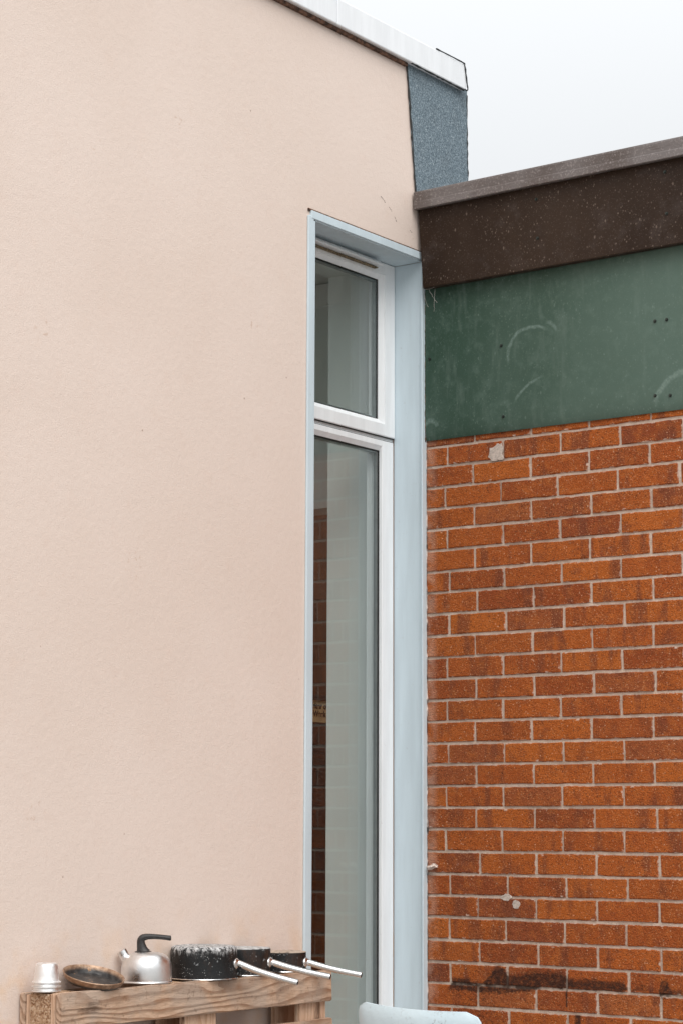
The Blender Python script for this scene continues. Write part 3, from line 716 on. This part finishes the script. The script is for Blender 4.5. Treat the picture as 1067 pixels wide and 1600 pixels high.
# kettle
kt = empty('kettle', 'dented aluminium kettle with dark angled handle and stubby spout', 'kettle', (.080, -1.540, PT + .0003), R(36.4))
prof = [(0, 0), (.069, 0), (.0735, .0012), (.0745, .0035), (.0735, .006), (.0715, .0072), (.0722, .012), (.0728, .03), (.0722, .044), (.0700, .056), (.0655, .067), (.0575, .0765), (.0465, .0825), (.034, .0856), (.018, .087), (0, .0872)]
link('kettle_body', lathe(prof, 72), ALU, kt, True)
bm = sweep([(-.050, 0, .054), (-.0585, 0, .068), (-.066, 0, .079), (-.0705, 0, .0865)], [(.0165, .0185), (.015, .016), (.0135, .0135), (.0130, .0125)], 20, Vector((0, 1, 0)))
sp = link('spout', bm, ALU, kt, True)
link('spout_cap', sweep([(-.0655, 0, .0785), (-.0715, 0, .0885), (-.073, 0, .0905)], [(.0150, .0150), (.0148, .0148), (.012, .012)], 20, Vector((0, 1, 0))), CHROME, sp, True)
path = [(-.0100, 0, .0845), (-.0115, 0, .089), (-.014, 0, .098), (-.0165, 0, .109), (-.0165, 0, .120), (-.010, 0, .1268), (.004, 0, .1295), (.025, 0, .1295), (.050, 0, .1275), (.0665, 0, .1255), (.0695, 0, .1253)]
rads = [(.022, .017), (.0185, .0155), (.0145, .0135), (.0122, .012), (.0110, .0115), (.0100, .011), (.0082, .0105), (.0072, .0102), (.0070, .010), (.0072, .0095), (.0045, .006)]
pp = smooth_path(path, 5); rr_ = []
for i in range(len(pp)):
    u = i / 5; a = min(int(u), len(rads) - 2); f = u - a
    rr_.append((rads[a][0] * (1 - f) + rads[a + 1][0] * f, rads[a][1] * (1 - f) + rads[a + 1][1] * f))
link('handle', sweep(pp, rr_, 18, Vector((0, 1, 0))), BAKELITE, kt, True)
link('handle_foot', lathe([(0, .0848), (.024, .0848), (.0245, .088), (.021, .0895), (0, .0895)], 32), BAKELITE, kt, True).location = (-.010, 0, -.0008)

# saucepans, upside down, handles drooping past the pallet edge
def pan(label, x, y, r, h, mat, shoulder, hl, drop, az):
    t = empty('saucepan', label, 'saucepan', (x, y, PT + .0003), 0, 'black saucepans upside down on the pallet')
    s = shoulder
    prof = [(r - .004, .0), (r + .0012, .0), (r + .0016, .0016), (r + .0004, .0030), (r, .0045), (r + .0004, h * .4), (r, h - s)]
    for q in range(1, 7): a = q / 6 * math.pi / 2; prof.append((r - s + s * math.cos(a), h - s + s * math.sin(a)))
    prof += [(r * .7, h + .0006), (0, h + .0004), (0, h - .0024), (r * .7, h - .0022), (r - s * 1.2, h - .0030), (r - .0030, h - s - .001), (r - .0032, .004)]
    b = link('pan_body', lathe(prof, 72), mat, t, True)
    link('rim', lathe([(r - .0045, -.0001), (r + .0018, -.0001), (r + .0024, .0010), (r + .0018, .0024), (r + .0005, .0028)], 72), CHROME, b, True)
    d = Vector((math.cos(R(az)), math.sin(R(az)), 0)); z = h * .46
    p0 = d * (r - .001); P = [(p0 + Vector((0, 0, z + .0005))), p0 + d * .012 + Vector((0, 0, z - .001)), p0 + d * hl * .33 + Vector((0, 0, z - drop * .37)), p0 + d * hl * .66 + Vector((0, 0, z - drop * .71)), p0 + d * hl + Vector((0, 0, z - drop))]
    path = smooth_path(P, 6); k_ = len(path)
    link('handle', sweep(path, [(.0115 - .0010 * i / k_, .0100 - .0006 * i / k_) for i in range(k_)], 16), CHROME, t, True)
    bm = sweep([p0 - d * .002 + Vector((0, 0, z)), p0 + d * .003 + Vector((0, 0, z)), p0 + d * .006 + Vector((0, 0, z - .0005)), p0 + d * .0085 + Vector((0, 0, z - .001))], [(.021, .016), (.0205, .0155), (.016, .0125), (.0128, .010)], 18)
    link('handle_bracket', bm, CHROME, t, True)
    e = path[-1] + (path[-1] - path[-2]).normalized() * .0002
    link('handle_hole', sweep([e, e + (path[-1] - path[-2]).normalized() * .0006], [(.0085, .0062)] * 2, 16), BLACK, t, True)
    return t
pan('large sooty black saucepan upside down, white flaking base, beside the kettle', .082, -1.288, .0985, .094, PAN_A, .013, .186, .052, 25)
pan('middle sized black saucepan upside down between the other two pans', .080, -1.093, .0775, .080, PAN_B, .005, .187, .040, 25)
pan('smallest black saucepan upside down at the window end of the pallet', .080, -.900, .068, .060, PAN_C, .003, .176, .036, 25)

# ------------------------------------------------------------------ plastic chair, only the top of its back in view
def mat_plastic():
    k = M('pale_blue_plastic', .42, spec=.45); p = k.obj()
    c = k.mix(k.ramp(k.noise(p, 6, 4), .3, .7), (.56, .685, .75), (.62, .74, .80))
    c = k.mix(k.mth('MULTIPLY', k.ramp(k.noise(p, 80, 5, .75), .52, .64), k.ramp(k.noise(k.scale(p, (1, 1, 1), (.3, 0, .1)), 9, 3), .42, .58, 0, .85)), c, (.22, .21, .20))
    k.set('Base Color', c); k.bump(k.noise(p, 60, 3), .001); return k.m
PLASTIC = mat_plastic()
ca = R(-4)
ch = empty('plastic_chair', 'pale blue moulded plastic chair with rounded back, in front of the window foot', 'chair', (.993, -1.507, 0), ca)
# local frame: x across the back, -y towards the viewer (outside of the back), +y over the seat
def back_mesh():
    bm = bmesh.new(); nx, nz = 28, 26; Wd, z0, z1, cr_ = .212, .44, .776, .036; g = {}
    for s_ in (0, 1):
        for i in range(nx + 1):
            for j in range(nz + 1):
                u = -1 + 2 * i / nx; v = j / nz; z = z0 + (z1 - z0) * v
                w = Wd * (1. - .05 * v)
                dz = z1 - z
                if dz < cr_: w = w - cr_ + math.sqrt(max(0, cr_ ** 2 - (cr_ - dz) ** 2))
                x = u * w; curve = .045 * (x / Wd) ** 2
                y = -.02 + curve + (1 - v) ** 2 * .05 - .035 * v
                edge = max(abs(u) ** 8, v ** 14); y += edge * .012
                zz = z - .004 * (x / Wd) - .004 * math.cos(x * 9) * v ** 6
                th = .007 if s_ else 0
                g[s_, i, j] = bm.verts.new((x, y + th * (1 - .0 * edge), zz))
    for i in range(nx):
        for j in range(nz):
            for s_ in (0, 1): bm.faces.new((g[s_, i, j], g[s_, i + 1, j], g[s_, i + 1, j + 1], g[s_, i, j + 1]))
    for i in range(nx):
        for j in (0, nz): bm.faces.new((g[0, i, j], g[0, i + 1, j], g[1, i + 1, j], g[1, i, j]))
    for j in range(nz):
        for i in (0, nx): bm.faces.new((g[0, i, j], g[0, i, j + 1], g[1, i, j + 1], g[1, i, j]))
    bmesh.ops.bevel(bm, geom=[e for e in bm.edges if len(e.link_faces) == 2 and e.calc_face_angle(0) > .9], offset=.0025, segments=2, affect='EDGES')
    return bm
link('backrest', back_mesh(), PLASTIC, ch, True)
bm = bmesh.new(); g = {}
for s_ in (0, 1):
    for i in range(15):
        for j in range(13):
            u = -1 + 2 * i / 14; v = j / 12; g[s_, i, j] = bm.verts.new((u * .205 * (1 - .06 * v), .03 + .33 * v, .440 + .012 * u * u - .02 * (1 - abs(2 * v - 1)) - .03 * max(0, v - .8) - (.007 if s_ else 0)))
for i in range(14):
    for j in range(12):
        for s_ in (0, 1): bm.faces.new((g[s_, i, j], g[s_, i + 1, j], g[s_, i + 1, j + 1], g[s_, i, j + 1]))
for i in range(14):
    for j in (0, 12): bm.faces.new((g[0, i, j], g[0, i + 1, j], g[1, i + 1, j], g[1, i, j]))
for j in range(12):
    for i in (0, 14): bm.faces.new((g[0, i, j], g[0, i, j + 1], g[1, i, j + 1], g[1, i, j]))
link('seat', bm, PLASTIC, ch, True)
LEG = plain('grey_steel_tube', (.25, .26, .27), .4, .8)
for sx_ in (-1, 1):
    for yb, yt in ((-.04, .07), (.39, .30)):
        link('leg', sweep([(sx_ * .21, yb, .0), (sx_ * .18, yt, .41), (sx_ * .15, yt, .425)], [.010, .010, .010], 12, Vector((0, 1, 0))), LEG, ch, True)
